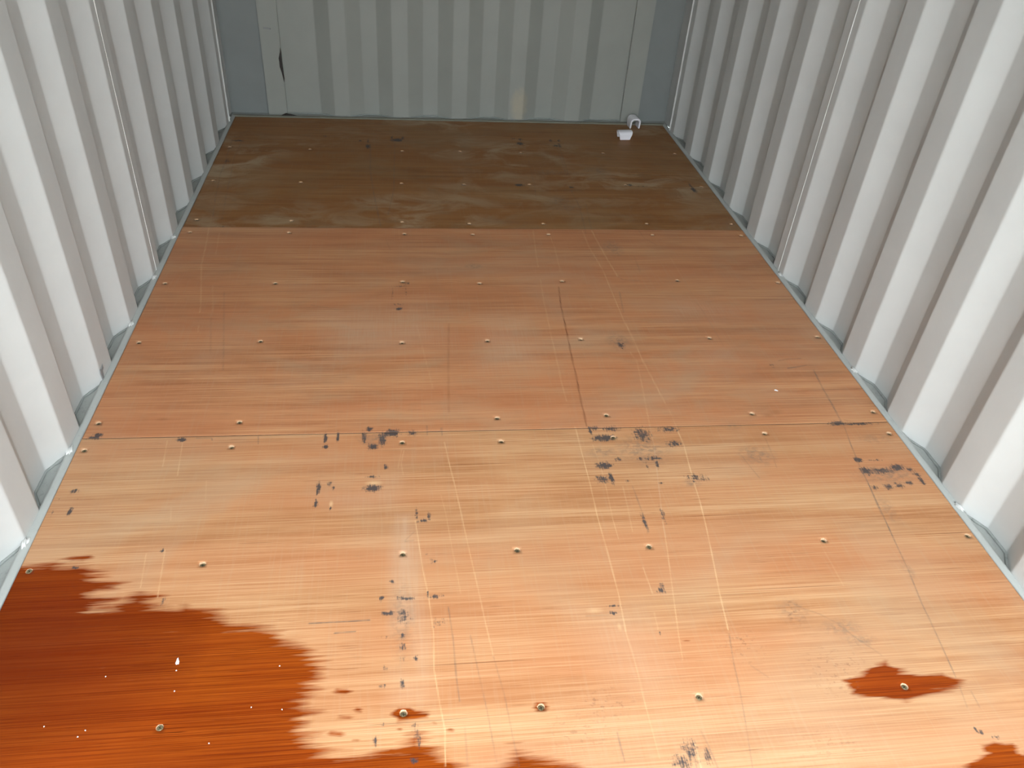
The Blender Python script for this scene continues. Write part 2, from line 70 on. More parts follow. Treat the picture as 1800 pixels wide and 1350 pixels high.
SCREWS = [[0.3984,0.8804,0.4],[0.8637,0.8802,2.5],[1.1398,0.8762,2.2],[1.4708,0.8782,1.8],[1.9205,0.8739,1.2],[0.0221,1.286,0.3],[0.4029,1.2868,3],[0.8648,1.2952,3],[1.1407,1.2942,3],[1.4688,1.2893,2],[1.9222,1.2882,4],[2.3117,1.2853,3],[0.0204,1.7002,2.5],[0.4031,1.7006,4],[0.8654,1.7037,2],[1.1432,1.699,3],[1.4684,1.7054,1.5],[1.9238,1.7081,4],[2.3066,1.6954,3],[0.0245,1.8153,2.5],[0.408,1.8083,3],[1.1422,1.8038,3],[1.4696,1.8072,2],[1.9194,1.8019,4],[2.3074,1.7988,3],[0.034,2.2211,3],[0.4122,2.2216,2],[0.8679,2.2075,4],[1.1502,2.2132,3],[1.4674,2.2185,4],[1.9175,2.2186,4],[2.3091,2.2199,4],[0.0312,2.6005,3],[0.4149,2.5997,2],[0.8719,2.6114,4],[1.1547,2.5982,4],[1.468,2.6148,4],[1.9177,2.6185,2],[2.3141,2.6002,4],[0.0373,3.0083,3],[0.4207,3.0083,4],[0.8809,3.0039,3],[1.1593,3.0022,4],[1.4746,3.0061,4],[1.9188,3.0063,4],[2.3076,3.0057,4],[0.0418,3.1224,3],[0.4185,3.1182,4],[0.8723,3.115,4],[1.1524,3.1033,4],[1.4679,3.1084,4],[1.9217,3.1157,4],[2.3023,3.1161,4],[0.0365,3.5257,4],[0.4205,3.5187,4],[0.8717,3.52,4],[1.158,3.5159,1.5],[1.4639,3.5253,4],[1.9242,3.5328,2],[2.2917,3.5238,2],[0.0423,3.9386,3],[0.4267,3.9263,3],[0.8762,3.9241,3],[1.1652,3.9297,3],[1.4731,3.9281,3],[1.8981,3.9394,3],[2.2792,3.9485,3]]
CHIPS = {"end":[[0.263,4.428,0.3404],[0.2589,4.428,0.3155],[0.2497,4.428,0.2848],[0.2511,4.428,0.2708],[0.2509,4.428,0.2427],[0.2579,4.428,0.2146],[0.2613,4.428,0.1919],[0.2658,4.428,0.1661],[0.2694,4.428,0.1863],[0.267,4.428,0.2319],[0.2655,4.428,0.2712],[0.266,4.428,0.3157]],"end2":[[0.1896,4.425,0.4333],[0.2283,4.425,0.4292],[0.2247,4.425,0.4224],[0.1914,4.425,0.4254]],"left":[[-0.018,2.0411,0.0453],[-0.018,2.024,0.0388],[-0.018,2.0118,0.0414],[-0.018,2.0087,0.0312],[-0.018,2.0103,0.0197],[-0.018,2.0116,0.0041],[-0.018,2.0243,0.0053],[-0.018,2.0285,0.017],[-0.018,2.0297,0.0286],[-0.018,2.0418,0.0324]]}
MISC = {"clip1":[2.1523,4.3168],"clip2":[2.0582,4.1442],"flake1":[2.0396,1.9163],"flake2":[0.4008,1.0266],"crumbs":[[0.182,0.8966],[0.261,0.8836],[0.2509,0.8712],[0.2663,0.9998],[0.4968,0.8419],[0.6098,1.0036],[0.5651,0.9125],[0.6255,0.9038],[0.403,1.0054],[0.4092,0.9579]]}

# ------------------------------------------------------------------ materials
def mat(name):
    mt = bpy.data.materials.new(name); mt.use_nodes = True
    nt = mt.node_tree; nt.nodes.clear()
    out = nt.nodes.new('ShaderNodeOutputMaterial')
    b = nt.nodes.new('ShaderNodeBsdfPrincipled')
    nt.links.new(b.outputs[0], out.inputs[0])
    return mt, nt, b

class NT:
    def __init__(s, nt): s.nt = nt
    def n(s, t, **k):
        a = s.nt.nodes.new(t)
        for q, v in k.items(): setattr(a, q, v)
        return a
    def link(s, a, b): s.nt.links.new(a, b)
    def put(s, sock, v):
        if isinstance(v, bpy.types.NodeSocket): s.link(v, sock)
        else: sock.default_value = v
    def math(s, op, a, b=0.0, clamp=False):
        x = s.n('ShaderNodeMath', operation=op, use_clamp=clamp)
        s.put(x.inputs[0], a); s.put(x.inputs[1], b)
        return x.outputs[0]
    def ramp(s, v, a, b, c=0.0, d=1.0):
        x = s.n('ShaderNodeMapRange', clamp=True)
        s.put(x.inputs['Value'], v)
        for k, q in zip(('From Min', 'From Max', 'To Min', 'To Max'), (a, b, c, d)): s.put(x.inputs[k], q)
        return x.outputs[0]
    def mix(s, f_, a, b, mode='MIX'):
        x = s.n('ShaderNodeMix', data_type='RGBA', blend_type=mode)
        s.put(x.inputs[0], f_); s.put(x.inputs[6], a); s.put(x.inputs[7], b)
        return x.outputs[2]
    def noise(s, vec, scale=1.0, detail=3, rough=0.5, dist=0.0, sc3=None):
        if sc3:
            mp = s.n('ShaderNodeMapping'); s.link(vec, mp.inputs[0]); mp.inputs['Scale'].default_value = sc3; vec = mp.outputs[0]
        x = s.n('ShaderNodeTexNoise')
        s.link(vec, x.inputs['Vector'])
        x.inputs['Scale'].default_value = scale; x.inputs['Detail'].default_value = detail
        x.inputs['Roughness'].default_value = rough; x.inputs['Distortion'].default_value = dist
        return x.outputs[0]
    def attr(s, name):
        x = s.n('ShaderNodeAttribute', attribute_name=name); return x.outputs['Fac']
    def bump(s, h, strength, dist, bsdf):
        x = s.n('ShaderNodeBump'); x.inputs['Strength'].default_value = strength; x.inputs['Distance'].default_value = dist
        s.put(x.inputs['Height'], h); s.link(x.outputs[0], bsdf.inputs['Normal'])

def c4(r_, g_, b_): return (r_, g_, b_, 1.0)

def plywood(name, seed, deep, mid, pale, smear=0.0, lightc=(.74, .50, .27), redc=(.44, .165, .070), dustc=(.42, .28, .17)):
    mt, nt, b = mat(name); k = NT(nt)
    tc_ = k.n('ShaderNodeTexCoord')
    off = k.n('ShaderNodeMapping'); off.inputs['Location'].default_value = (seed * 7.3, seed * 3.1, seed)
    off.inputs['Rotation'].default_value = (0, 0, -0.012 + 0.004 * seed)
    k.link(tc_.outputs['Object'], off.inputs[0]); v = off.outputs[0]
    broad = k.noise(v, 1, 4, .55, 0, (0.8, 22, 1))
    fine = k.noise(v, 1, 5, .62, 0, (2.6, 210, 1))
    hair = k.noise(v, 1, 2, .5, 0, (7, 800, 1))
    blot = k.noise(v, 1, 4, .6, .6, (2.2, 4.5, 1))
    g = k.math('ADD', k.math('MULTIPLY', broad, .30), k.math('MULTIPLY', fine, .34))
    g = k.math('ADD', g, k.math('MULTIPLY', hair, .20))
    g = k.math('ADD', g, k.math('MULTIPLY', blot, .16))
    col = k.mix(k.ramp(g, .41, .51), deep, mid)
    col = k.mix(k.ramp(g, .50, .60), col, pale)
    lines = k.noise(v, 1, 3, .55, 0, (1.8, 330, 1))
    col = k.mix(k.ramp(lines, .50, .60, 0, .45), col, deep)
    hue = k.noise(v, 1, 2, .5, 0, (1.1, 5, 1))
    col = k.mix(k.ramp(hue, .40, .62, 0, .5), col, c4(*redc))
    # thin uneven veil of dust, and faint marks across the grain
    dust = k.noise(v, 1, 4, .6, .8, (1.7, 2.3, 1))
    col = k.mix(k.ramp(dust, .48, .68, 0, .42), col, c4(*dustc))
    weave = k.noise(v, 1, 3, .6, 0, (120, 5, 1))
    col = k.mix(k.ramp(weave, .52, .70, 0, .16), col, c4(*dustc))
    # dark open pores along the grain
    pore = k.noise(v, 1, 2, .5, 0, (9, 420, 1))
    pgate = k.noise(v, 1, 2, .5, 0, (1.2, 12, 1))
    pm = k.math('MULTIPLY', k.ramp(pore, .64, .72), k.ramp(pgate, .42, .62), True)
    col = k.mix(k.math('MULTIPLY', pm, .75), col, c4(.17, .055, .022))
    paler = k.noise(v, 1, 3, .55, 0, (2.1, 260, 3))
    col = k.mix(k.ramp(paler, .56, .66, 0, .38), col, pale)
    # long thin checks
    chk = k.noise(v, 1, 1, .4, 0, (1.5, 150, 1))
    col = k.mix(k.math('MULTIPLY', k.ramp(chk, .735, .76), .6), col, c4(.14, .045, .02))
    # dusty greyish smears from wiping and feet
    if smear > 0:
        wav = k.noise(v, 1, 5, .62, .7, (4.5, 8, 1))
        gate = k.noise(v, 1, 2, .5, .5, (1.3, 1.6, 1))
        sm = k.math('MULTIPLY', k.ramp(wav, .46, .64), k.ramp(gate, .38, .62), True)
        col = k.mix(k.math('MULTIPLY', sm, smear), col, c4(.37, .27, .165))
        wav2 = k.noise(v, 1, 4, .6, .6, (6, 12, 2))
        col = k.mix(k.math('MULTIPLY', k.ramp(wav2, .55, .7), smear * .5), col, c4(.19, .115, .06))
    pale_a = k.attr('pale')
    cross = k.noise(v, 1, 3, .5, 0, (160, 9, 1))
    pf = k.math('MULTIPLY', pale_a, k.ramp(cross, .3, .7, .55, 1), True)
    col = k.mix(k.math('MULTIPLY', pf, .5), col, c4(.50, .36, .25))
    col = k.mix(k.math('MULTIPLY', k.attr('stain'), .7), col, c4(.20, .075, .03))
    # wet stain, its edge bleeding along the grain
    wn_ = k.noise(v, 1, 4, .6, 0, (5, 85, 1))
    wet = k.ramp(k.math('ADD', k.attr('wet'), k.math('MULTIPLY', k.math('SUBTRACT', wn_, .5), 1.5)), .36, .72)
    wdeep = k.mix(k.ramp(g, .36, .62), c4(.075, .005, .0002), c4(.33, .068, .002))
    wzone = k.noise(v, 1, 2, .5, 0, (2.2, 4, 3))
    wdeep = k.mix(k.ramp(wzone, .35, .65, 0, .55), wdeep, c4(.20, .021, .001))
    core = k.attr('core')
    wdeep = k.mix(k.math('MULTIPLY', core, .75), wdeep, c4(.085, .007, .0004))
    wdeep = k.mix(k.ramp(lines, .50, .60, 0, .55), wdeep, c4(.09, .008, .0005))
    wdeep = k.mix(k.math('MULTIPLY', pm, .8), wdeep, c4(.035, .003, .001))
    col = k.mix(k.math('MULTIPLY', wet, .97), col, wdeep)
    # bleached grazes
    li = k.attr('light')
    lf = k.math('MULTIPLY', li, k.ramp(hair, .25, .5, .5, 1), True)
    col = k.mix(k.math('MULTIPLY', lf, .62), col, c4(*lightc))
    # black rubber and grease marks sitting on the grain
    dn = k.noise(v, 1, 3, .6, .15, (250, 34, 1))
    dn2 = k.noise(v, 1, 3, .6, .2, (80, 130, 1))
    dk = k.attr('dark')
    df = k.ramp(k.math('ADD', dk, k.math('MULTIPLY', k.math('SUBTRACT', k.math('ADD', k.math('MULTIPLY', dn, .5), k.math('MULTIPLY', dn2, .5)), .5), 3.0)), .28, .72)
    df = k.math('MULTIPLY', df, k.ramp(dk, 0, .12), True)
    col = k.mix(k.math('MULTIPLY', df, .93), col, c4(.045, .042, .045))
    gl = k.attr('gline')
    gn = k.noise(v, 1, 3, .6, 0, (40, 90, 1))
    col = k.mix(k.math('MULTIPLY', gl, k.ramp(gn, .3, .6, .45, .95), True), col, c4(.10, .082, .072))
    smu = k.math('MULTIPLY', k.attr('smudge'), k.ramp(k.noise(v, 1, 4, .65, .5, (60, 90, 1)), .4, .62), True)
    col = k.mix(k.math('MULTIPLY', smu, .6), col, c4(.13, .105, .085))
    # speckled shoe prints
    sp = k.noise(v, 1, 3, .6, 0, (75, 110, 1))
    sf = k.math('MULTIPLY', k.ramp(sp, .56, .66), k.attr('speck'), True)
    col = k.mix(k.math('MULTIPLY', sf, .55), col, c4(.19, .085, .05))
    col = k.mix(k.math('MULTIPLY', k.attr('crack'), .85), col, c4(.13, .032, .012))
    k.link(col, b.inputs['Base Color'])
    rg = k.math('ADD', k.math('MULTIPLY', fine, .25), .40)
    rg = k.math('SUBTRACT', rg, k.math('MULTIPLY', wet, .10))
    k.link(rg, b.inputs['Roughness'])
    k.link(k.ramp(wet, 0, 1, .25, .03), b.inputs['Specular IOR Level'])
    h = k.math('ADD', k.math('MULTIPLY', fine, .5), k.math('MULTIPLY', hair, .5))
    h = k.math('SUBTRACT', h, k.math('MULTIPLY', k.math('ADD', k.math('MULTIPLY', li, .6), k.attr('crack')), 1.2))
    k.bump(h, .35, .0006, b)
    return mt

def paint(name, base, rough=.5, grime=.0, bumpd=.0006, rust=None, dirt_scale=6):
    mt, nt, b = mat(name); k = NT(nt)
    tc_ = k.n('ShaderNodeTexCoord'); v = tc_.outputs['Object']
    n1 = k.noise(v, dirt_scale, 4, .6, .4)
    n2 = k.noise(v, 90, 3, .6)
    d_ = tuple(x * .8 for x in base[:3]) + (1,)
    col = k.mix(k.ramp(n1, .35, .75, 0, .35 + grime), base, d_)
    if grime > 0:
        n3 = k.noise(v, 45, 4, .7, .5)
        col = k.mix(k.ramp(n3, .58, .68, 0, grime), col, c4(.12, .125, .12))
    if rust:
        cx, cz, rx, rz = rust
        s_ = k.n('ShaderNodeSeparateXYZ'); k.link(v, s_.inputs[0])
        a = k.math('POWER', k.math('DIVIDE', k.math('SUBTRACT', s_.outputs[0], cx), rx), 2)
        c_ = k.math('POWER', k.math('DIVIDE', k.math('SUBTRACT', s_.outputs[2], cz), rz), 2)
        q = k.math('ADD', k.math('ADD', a, c_), k.math('MULTIPLY', k.math('SUBTRACT', k.noise(v, 25, 4, .7), .5), 1.6))
        col = k.mix(k.ramp(q, 1.1, .1, 0, .38), col, c4(.50, .40, .26))
    k.link(col, b.inputs['Base Color'])
    b.inputs['Roughness'].default_value = rough
    b.inputs['Specular IOR Level'].default_value = .35
    if bumpd: k.bump(n2, .25, bumpd, b)
    return mt

M = {}
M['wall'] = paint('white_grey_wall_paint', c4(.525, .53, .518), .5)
M['wall_back'] = paint('shaded_end_wall_paint', c4(.285, .288, .262), .45, rust=(1.515, .085, .05, .10))  # same paint as the side walls, darkened to put in the far-end shade
M['post'] = paint('blue_grey_post_paint', c4(.21, .22, .215), .42)
M['ledge'] = paint('grey_ledge_paint', c4(.345, .36, .34), .55, grime=.22)
M['strip'] = paint('edge_strip_paint', c4(.385, .395, .375), .45, grime=.12)
M['endstrip'] = paint('end_strip_paint', c4(.20, .19, .15), .6, grime=.3)
M['seal'] = paint('sealant', c4(.29, .305, .29), .6, grime=.45, dirt_scale=30)
M['weld'] = paint('weld_bead_paint', c4(.60, .595, .575), .35)
M['chip'] = paint('bare_corroded_steel', c4(.035, .028, .025), .75, grime=.2, dirt_scale=40)
M['scuff'] = paint('grey_scuff', c4(.24, .24, .24), .6)
M['ceiling'] = paint('ceiling_paint', c4(.55, .56, .55), .5)
M['ground'] = paint('yard_concrete', c4(.36, .35, .33), .9)
M['under'] = paint('dark_steel_underframe', c4(.03, .03, .03), .8)
M['plastic'] = paint('milky_white_plastic', c4(.80, .78, .82), .4, bumpd=0)
M['flake'] = paint('pale_paint_flake', c4(.72, .72, .74), .6)
M['crumb'] = paint('white_crumb', c4(.9, .85, .82), .7)

def cone_wood():
    mt, nt, b = mat('raw_countersunk_wood'); k = NT(nt)
    tc_ = k.n('ShaderNodeTexCoord')
    n1 = k.noise(tc_.outputs['Object'], 500, 3, .6)
    k.link(k.mix(k.ramp(n1, .35, .65), c4(.32, .18, .10), c4(.62, .41, .25)), b.inputs['Base Color'])
    b.inputs['Roughness'].default_value = .8
    return mt
M['cone'] = cone_wood()
def zinc():
    mt, nt, b = mat('yellow_zinc_screw'); k = NT(nt)
    tc_ = k.n('ShaderNodeTexCoord')
    n1 = k.noise(tc_.outputs['Object'], 420, 4, .7)
    k.link(k.mix(k.ramp(n1, .35, .65), c4(.07, .05, .022), c4(.34, .28, .16)), b.inputs['Base Color'])
    b.inputs['Metallic'].default_value = .55; b.inputs['Roughness'].default_value = .42
    return mt
M['zinc'] = zinc()
M['slot'] = paint('screw_recess_dirt', c4(.03, .024, .015), .8)  # near-black colour of the cross recess

# ------------------------------------------------------------------ object helpers
def link(name, me, mats=(), parent=None, loc=(0, 0, 0)):
    o = bpy.data.objects.new(name, me); COL.objects.link(o)
    for q in mats: me.materials.append(q)
    o.location = loc
    if parent: o.parent = parent
    return o
def mesh(name, verts, faces, mats, parent=None, loc=(0, 0, 0), smooth=False):
    me = bpy.data.meshes.new(name); me.from_pydata([tuple(v) for v in verts], [], faces); me.update()
    if smooth:
        for p_ in me.polygons: p_.use_smooth = True
    return link(name, me, mats, parent, loc)
def box(name, a, b_, m_, parent=None, bev=0.0):
    bm = bmesh.new(); bmesh.ops.create_cube(bm, size=1)
    for v in bm.verts:
        v.co = Vector([(a[i] + b_[i]) / 2 + v.co[i] * (b_[i] - a[i]) for i in range(3)])
    if bev: bmesh.ops.bevel(bm, geom=bm.edges[:], offset=bev, segments=2, affect='EDGES')
    me = bpy.data.meshes.new(name); bm.to_mesh(me); bm.free()
    return link(name, me, [m_], parent)
def structure(o, label, cat=None):
    o['kind'] = 'structure'; o['label'] = label
    o['category'] = cat or o.name.split('_')[0]
    return o
def empty(name, loc=(0, 0, 0)):
    o = bpy.data.objects.new(name, None); COL.objects.link(o); o.location = loc; o.empty_display_size = .1
    return o

# ------------------------------------------------------------------ corrugated steel walls
H = 2.62
PITCH = .3165
def fillet(pts, rad=.005, seg=3):
    out = [pts[0]]
    for i in range(1, len(pts) - 1):
        p0, p1, p2 = (Vector(pts[j]) for j in (i - 1, i, i + 1))
        d0 = (p0 - p1).normalized(); d1 = (p2 - p1).normalized()
        if abs(d0.dot(d1)) > .9995: out.append(pts[i]); continue
        a = p1 + d0 * rad; c = p1 + d1 * rad
        for s_ in range(seg + 1):
            t = s_ / seg
            q = a * (1 - t) ** 2 + p1 * 2 * t * (1 - t) + c * t * t
            out.append((q.x, q.y))
    out.append(pts[-1]); return out
def extrude_profile(name, prof, z0, z1, m_, parent, swap, thick=0.0):
    # prof: list of (along, across); swap=False: along=y, across=x
    n = len(prof); vs = []
    for z in (z0, z1):
        for a, c in prof: vs.append((c, a, z) if not swap else (a, c, z))
    fs = [(i, i + 1, n + i + 1, n + i) for i in range(n - 1)]
    o = mesh(name, vs, fs, [m_], parent)
    if thick:
        sd = o.modifiers.new('sheet', 'SOLIDIFY'); sd.thickness = thick; sd.offset = 0
    return o

def side_profile(y0, y1, xin, xout):
    # y of each "near corner of a proud flat" is 1.3825 + k * PITCH
    pts = []
    k0 = int(math.floor((y0 - 1.3825) / PITCH)) - 1; k1 = int(math.ceil((y1 - 1.3825) / PITCH)) + 1
    raw = []
    for k in range(k0, k1 + 1):
        A = 1.3825 + k * PITCH
        raw += [(A - .153, xout), (A - .070, xout), (A, xin), (A + .0935, xin)]
    raw = [(a, c) for a, c in raw]
    # clip
    def at(y):
        for (a0, c0), (a1, c1) in zip(raw, raw[1:]):
            if a0 <= y <= a1 + 1e-9: return c0 + (c1 - c0) * (y - a0) / max(1e-9, a1 - a0)
    pts = [(y0, at(y0))] + [q for q in raw if y0 + 1e-4 < q[0] < y1 - 1e-4] + [(y1, at(y1))]
    return pts
def bead(name, pts, rad, m_, parent, seed=1, jit=.35, step=.012, seg=6):
    """lumpy sealant or weld run along a 3-D polyline"""
    rng = random.Random(seed); P = []
    for a, b_ in zip(pts, pts[1:]):
        a, b_ = Vector(a), Vector(b_); n = max(1, int((b_ - a).length / step))
        for i in range(n): P.append(a.lerp(b_, i / n))
    P.append(Vector(pts[-1]))
    vs, fs = [], []
    lump = 1.0
    for i, q in enumerate(P):
        t = (P[min(i + 1, len(P) - 1)] - P[max(i - 1, 0)]).normalized()
        up = Vector((0, 0, 1)) if abs(t.z) < .8 else Vector((1, 0, 0))
        s_ = t.cross(up).normalized(); w_ = s_.cross(t)
        lump = lump * .6 + .4 * (1 + rng.uniform(-jit, jit) + (rng.random() < .04) * jit * 3)
        rr = rad * lump
        for j in range(seg):
            an = 2 * math.pi * j / seg
            vs.append(q + (s_ * math.cos(an) + w_ * math.sin(an)) * rr)
    for i in range(len(P) - 1):
        for j in range(seg):
            fs.append((i * seg + j, i * seg + (j + 1) % seg, (i + 1) * seg + (j + 1) % seg, (i + 1) * seg + j))
    return mesh(name, vs, fs, [m_], parent, smooth=True)

YEND = 4.285                 # where the side walls meet the corner posts
WELDS = [DOOR_Y, 2.690, YEND]
for side, xin, xout, sgn, zbase in (('left', -.018, -.056, -1, 0), ('right', 2.348, 2.386, 1, 0)):
    wall = empty('wall_' + side, (xin, DOOR_Y, 0))
    wall.location = (0, 0, 0)
    structure(wall, 'white-grey corrugated steel wall on the %s side of the plywood floor' % side, 'wall')
    for a, b_ in zip(WELDS, WELDS[1:]):
        pr = fillet(side_profile(a, b_, xin, xout))
        extrude_profile('corrugated_panel', pr, -.011, H, M['wall'], wall, False)
    for y in WELDS[1:-1]:
        bead('weld_bead', [(xin - sgn * .0004, y, .004), (xin - sgn * .0004, y, H)], .0016, M['weld'], wall, 5, .5, .03, 5)
    # ledge behind the steel (pocket floor) and the narrow edge strip beside the plywood
    x_a, x_b = sorted((xin - sgn * .001, xout + sgn * .012))
    box('ledge', (x_a, DOOR_Y, -.03), (x_b, YEND + .15, -.009), M['ledge'], wall)
    e0 = 0 if side == 'left' else W
    s0 = e0 + sgn * .0015; s1 = xin + sgn * .003
    # strip: small angle with a rounded raised inner lip
    zs = [(s0, -.02), (s0, .0010), (s0 + sgn * .0015, .0026), (s0 + sgn * .010, .0030), (s0 + sgn * .0135, .0042), (s1, .0036), (s1 + sgn * .002, -.009)]
    vs, fs = [], []
    ny = 120; rng = random.Random(3 + sgn)
    for i in range(ny + 1):
        y = DOOR_Y + (YEND + .12 - DOOR_Y) * i / ny
        for x, z in zs: vs.append((x + rng.uniform(-.0006, .0006), y, z + rng.uniform(-.0005, .0005)))
    n = len(zs)
    for i in range(ny):
        for j in range(n - 1): fs.append((i * n + j, i * n + j + 1, (i + 1) * n + j + 1, (i + 1) * n + j))
    mesh('edge_strip', vs, fs, [M['strip']], wall, smooth=True)
    # sealant along the foot of the corrugation
    base = side_profile(DOOR_Y, YEND, xin, xout)
    bead('sealant_bead', [(c - sgn * .001, a, -.0065) for a, c in base], .0042, M['seal'], wall, 11 + sgn, .4)
    # daubs of sealant at the folds
    for y, z in ([(1.385, 0), (2.013, 0), (1.07, 0), (2.66, 0)] if side == 'right' else [(2.33, .0), (2.64, 0), (1.70, 0), (2.96, 0), (1.37, 0)]):
        rng = random.Random(int(y * 1000)); bm = bmesh.new()
        bmesh.ops.create_icosphere(bm, subdivisions=3, radius=1)
        for v in bm.verts:
            kx = 1 + .35 * math.sin(7 * v.co.x + 5 * v.co.y + y * 9) + rng.uniform(-.1, .1)
            v.co = Vector((v.co.x * .007, v.co.y * .017, v.co.z * .0045)) * kx
        me = bpy.data.meshes.new('sealant_daub'); bm.to_mesh(me); bm.free()
        for p_ in me.polygons: p_.use_smooth = True
        link('sealant_daub', me, [M['weld']], wall, (xin - sgn * .003, y, .003))
    # corner post: rounded edge, short recessed return
    cp = [(YEND, xin), (YEND + .004, xin - sgn * .004), (YEND + .010, xin - sgn * .003), (YEND + .014, xin + sgn * .004), (YEND + .02, xin + sgn * .015), (YEND + .175, xin + sgn * .012)]
    extrude_profile('corner_post', fillet(cp, .002, 2), -.004, H, M['wall'], wall, False)
    bead('weld_bead', [(xin - sgn * .004, YEND + .006, .004), (xin - sgn * .004, YEND + .006, H)], .0035, M['weld'], wall, 9, .15, .05, 6)
    if side == 'left':
        q = CHIPS['left']; c_ = [sum(p_[i] for p_ in q) / len(q) for i in range(3)]
        vs = [(-.0172, p_[1], p_[2]) for p_ in q]; n = len(vs)
        vs += [(-.0155, c_[1] + (p_[1] - c_[1]) * .8, c_[2] + (p_[2] - c_[2]) * .9) for p_ in q]
        mesh('paint_chip', vs, [tuple(range(n, 2 * n))] + [(i, (i + 1) % n, n + (i + 1) % n, n + i) for i in range(n)], [M['scuff']], wall)

# far end wall
wb = empty('wall_back'); structure(wb, 'shade-darkened white-grey corrugated steel end wall closing the far end of the container', 'wall')
YP, YR = 4.412, 4.452
raw = [(.264, YR), (.445, YR), (.521, YP), (.600, YP), (.676, YR), (.756, YR), (.832, YP), (.914, YP), (.992, YR), (1.072, YR), (1.148, YP), (1.228, YP),
       (1.304, YR), (1.384, YR), (1.458, YP), (1.538, YP), (1.612, YR), (1.700, YR), (1.776, YP), (1.855, YP), (1.925, YR), (2.100, YR)]
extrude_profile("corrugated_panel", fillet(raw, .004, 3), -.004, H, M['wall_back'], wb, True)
# flanges left and right of the corrugated panel, then the blue-grey post faces
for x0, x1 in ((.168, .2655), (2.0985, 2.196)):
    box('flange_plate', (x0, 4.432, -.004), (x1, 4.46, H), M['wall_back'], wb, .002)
box('back_plate', (-.12, 4.51, -.15), (2.46, 4.53, H + .05), M['wall_back'], wb)  # unseen backing, added to stop sky light leaking past the panels
box('post_face', (-.09, 4.452, -.02), (.168, 4.50, H), M['post'], wb, .001)
box('post_face', (2.196, 4.452, -.02), (2.44, 4.50, H), M['post'], wb, .001)
bead('weld_bead', [(2.0985, 4.433, 0), (2.0985, 4.433, H)], .0025, M['wall_back'], wb, 3, .4, .03)
box('ledge', (-.06, 4.379, -.03), (2.40, 4.47, -.002), M['ledge'], wb)
# thin strip between plywood and wall
vs, fs = [], []; rng = random.Random(8); n = 4
for i in range(81):
    x = -.017 + 2.364 * i / 80
    for y, z in ((4.3795, -.01), (4.3798, .0022), (4.398 + rng.uniform(-.001, .001), .0032), (4.4085, .002)): vs.append((x, y, z + rng.uniform(-.0003, .0005)))
for i in range(80):
    for j in range(3): fs.append((i * 4 + j, i * 4 + j + 1, i * 4 + 5 + j, i * 4 + 4 + j))
mesh('edge_strip', vs, fs, [M['endstrip']], wb, smooth=True)
bead('sealant_bead', [(a, c - .002, .001) for a, c in raw], .0035, M['seal'], wb, 21, .4)
for nm, key, yy, mm in (('paint_chip', 'end', 4.4315, 'chip'), ('scuff_mark', 'end2', 4.4315, 'scuff')):
    q = CHIPS[key]; n = len(q)
    vs = [(p_[0], yy + .0005, p_[2]) for p_ in q]; cx = sum(p_[0] for p_ in q) / n; cz = sum(p_[2] for p_ in q) / n
    vs += [(cx + (p_[0] - cx) * .8, yy - .0012, cz + (p_[2] - cz) * .95) for p_ in q]
    mesh(nm, vs, [tuple(range(n, 2 * n))] + [(i, (i + 1) % n, n + (i + 1) % n, n + i) for i in range(n)], [M[mm]], wb)
# torn rusty scrap of steel at the foot of the left flange
mesh('paint_chip', [(.235, 4.40, .003), (.262, 4.396, .0045), (.300, 4.40, .0035), (.318, 4.407, .003), (.285, 4.409, .009), (.262, 4.408, .014), (.245, 4.409, .006)],
     [(0, 1, 6), (1, 5, 6), (1, 2, 4, 5), (2, 3, 4)], [M['chip']], wb)

# ceiling and yard outside, seen by nobody here but shading the box
cl = empty('ceiling'); structure(cl, 'painted steel roof of the container, above the frame', 'ceiling')
n = int((4.5 - DOOR_Y) / .21)
pr = []
for i in range(n + 1):
    y = DOOR_Y + i * .21
    pr += [(y, H), (y + .08, H), (y + .105, H - .02), (y + .185, H - .02)]
vs = [(x, a, z) for x in (-.1, 2.43) for a, z in pr]; k_ = len(pr)
mesh('roof_panel', vs, [(i, i + 1, k_ + i + 1, k_ + i) for i in range(k_ - 1)], [M['ceiling']], cl)
box('roof_rail', (-.1, DOOR_Y - .02, H - .11), (2.43, DOOR_Y + .05, H + .05), M['wall'], cl, .004)
# two unseen cargo doors, added square to the front to block side sky
for i, (x0, x1) in enumerate(((-.13, -.08), (2.41, 2.46))):
    d_ = box('door_%d' % (i + 1), (x0, DOOR_Y - DOOR_L, -.06), (x1, DOOR_Y - .03, H), M['wall'], None, .004)
    structure(d_, 'unseen open steel cargo door, added to narrow the light, on the %s, outside the mouth of the container' % ('left', 'right')[i], 'door')
gd = box('ground', (-14, -22, -.25), (16, DOOR_Y - .06, -.17), M['ground']); structure(gd, 'pale concrete yard outside the open doors', 'ground')

# ------------------------------------------------------------------ plywood floor
floor = box('floor', (-.09, DOOR_Y, -.10), (2.43, 4.47, -.0305), M['under'])
structure(floor, 'floor of bare plywood sheets screwed down between the corrugated walls', 'floor')

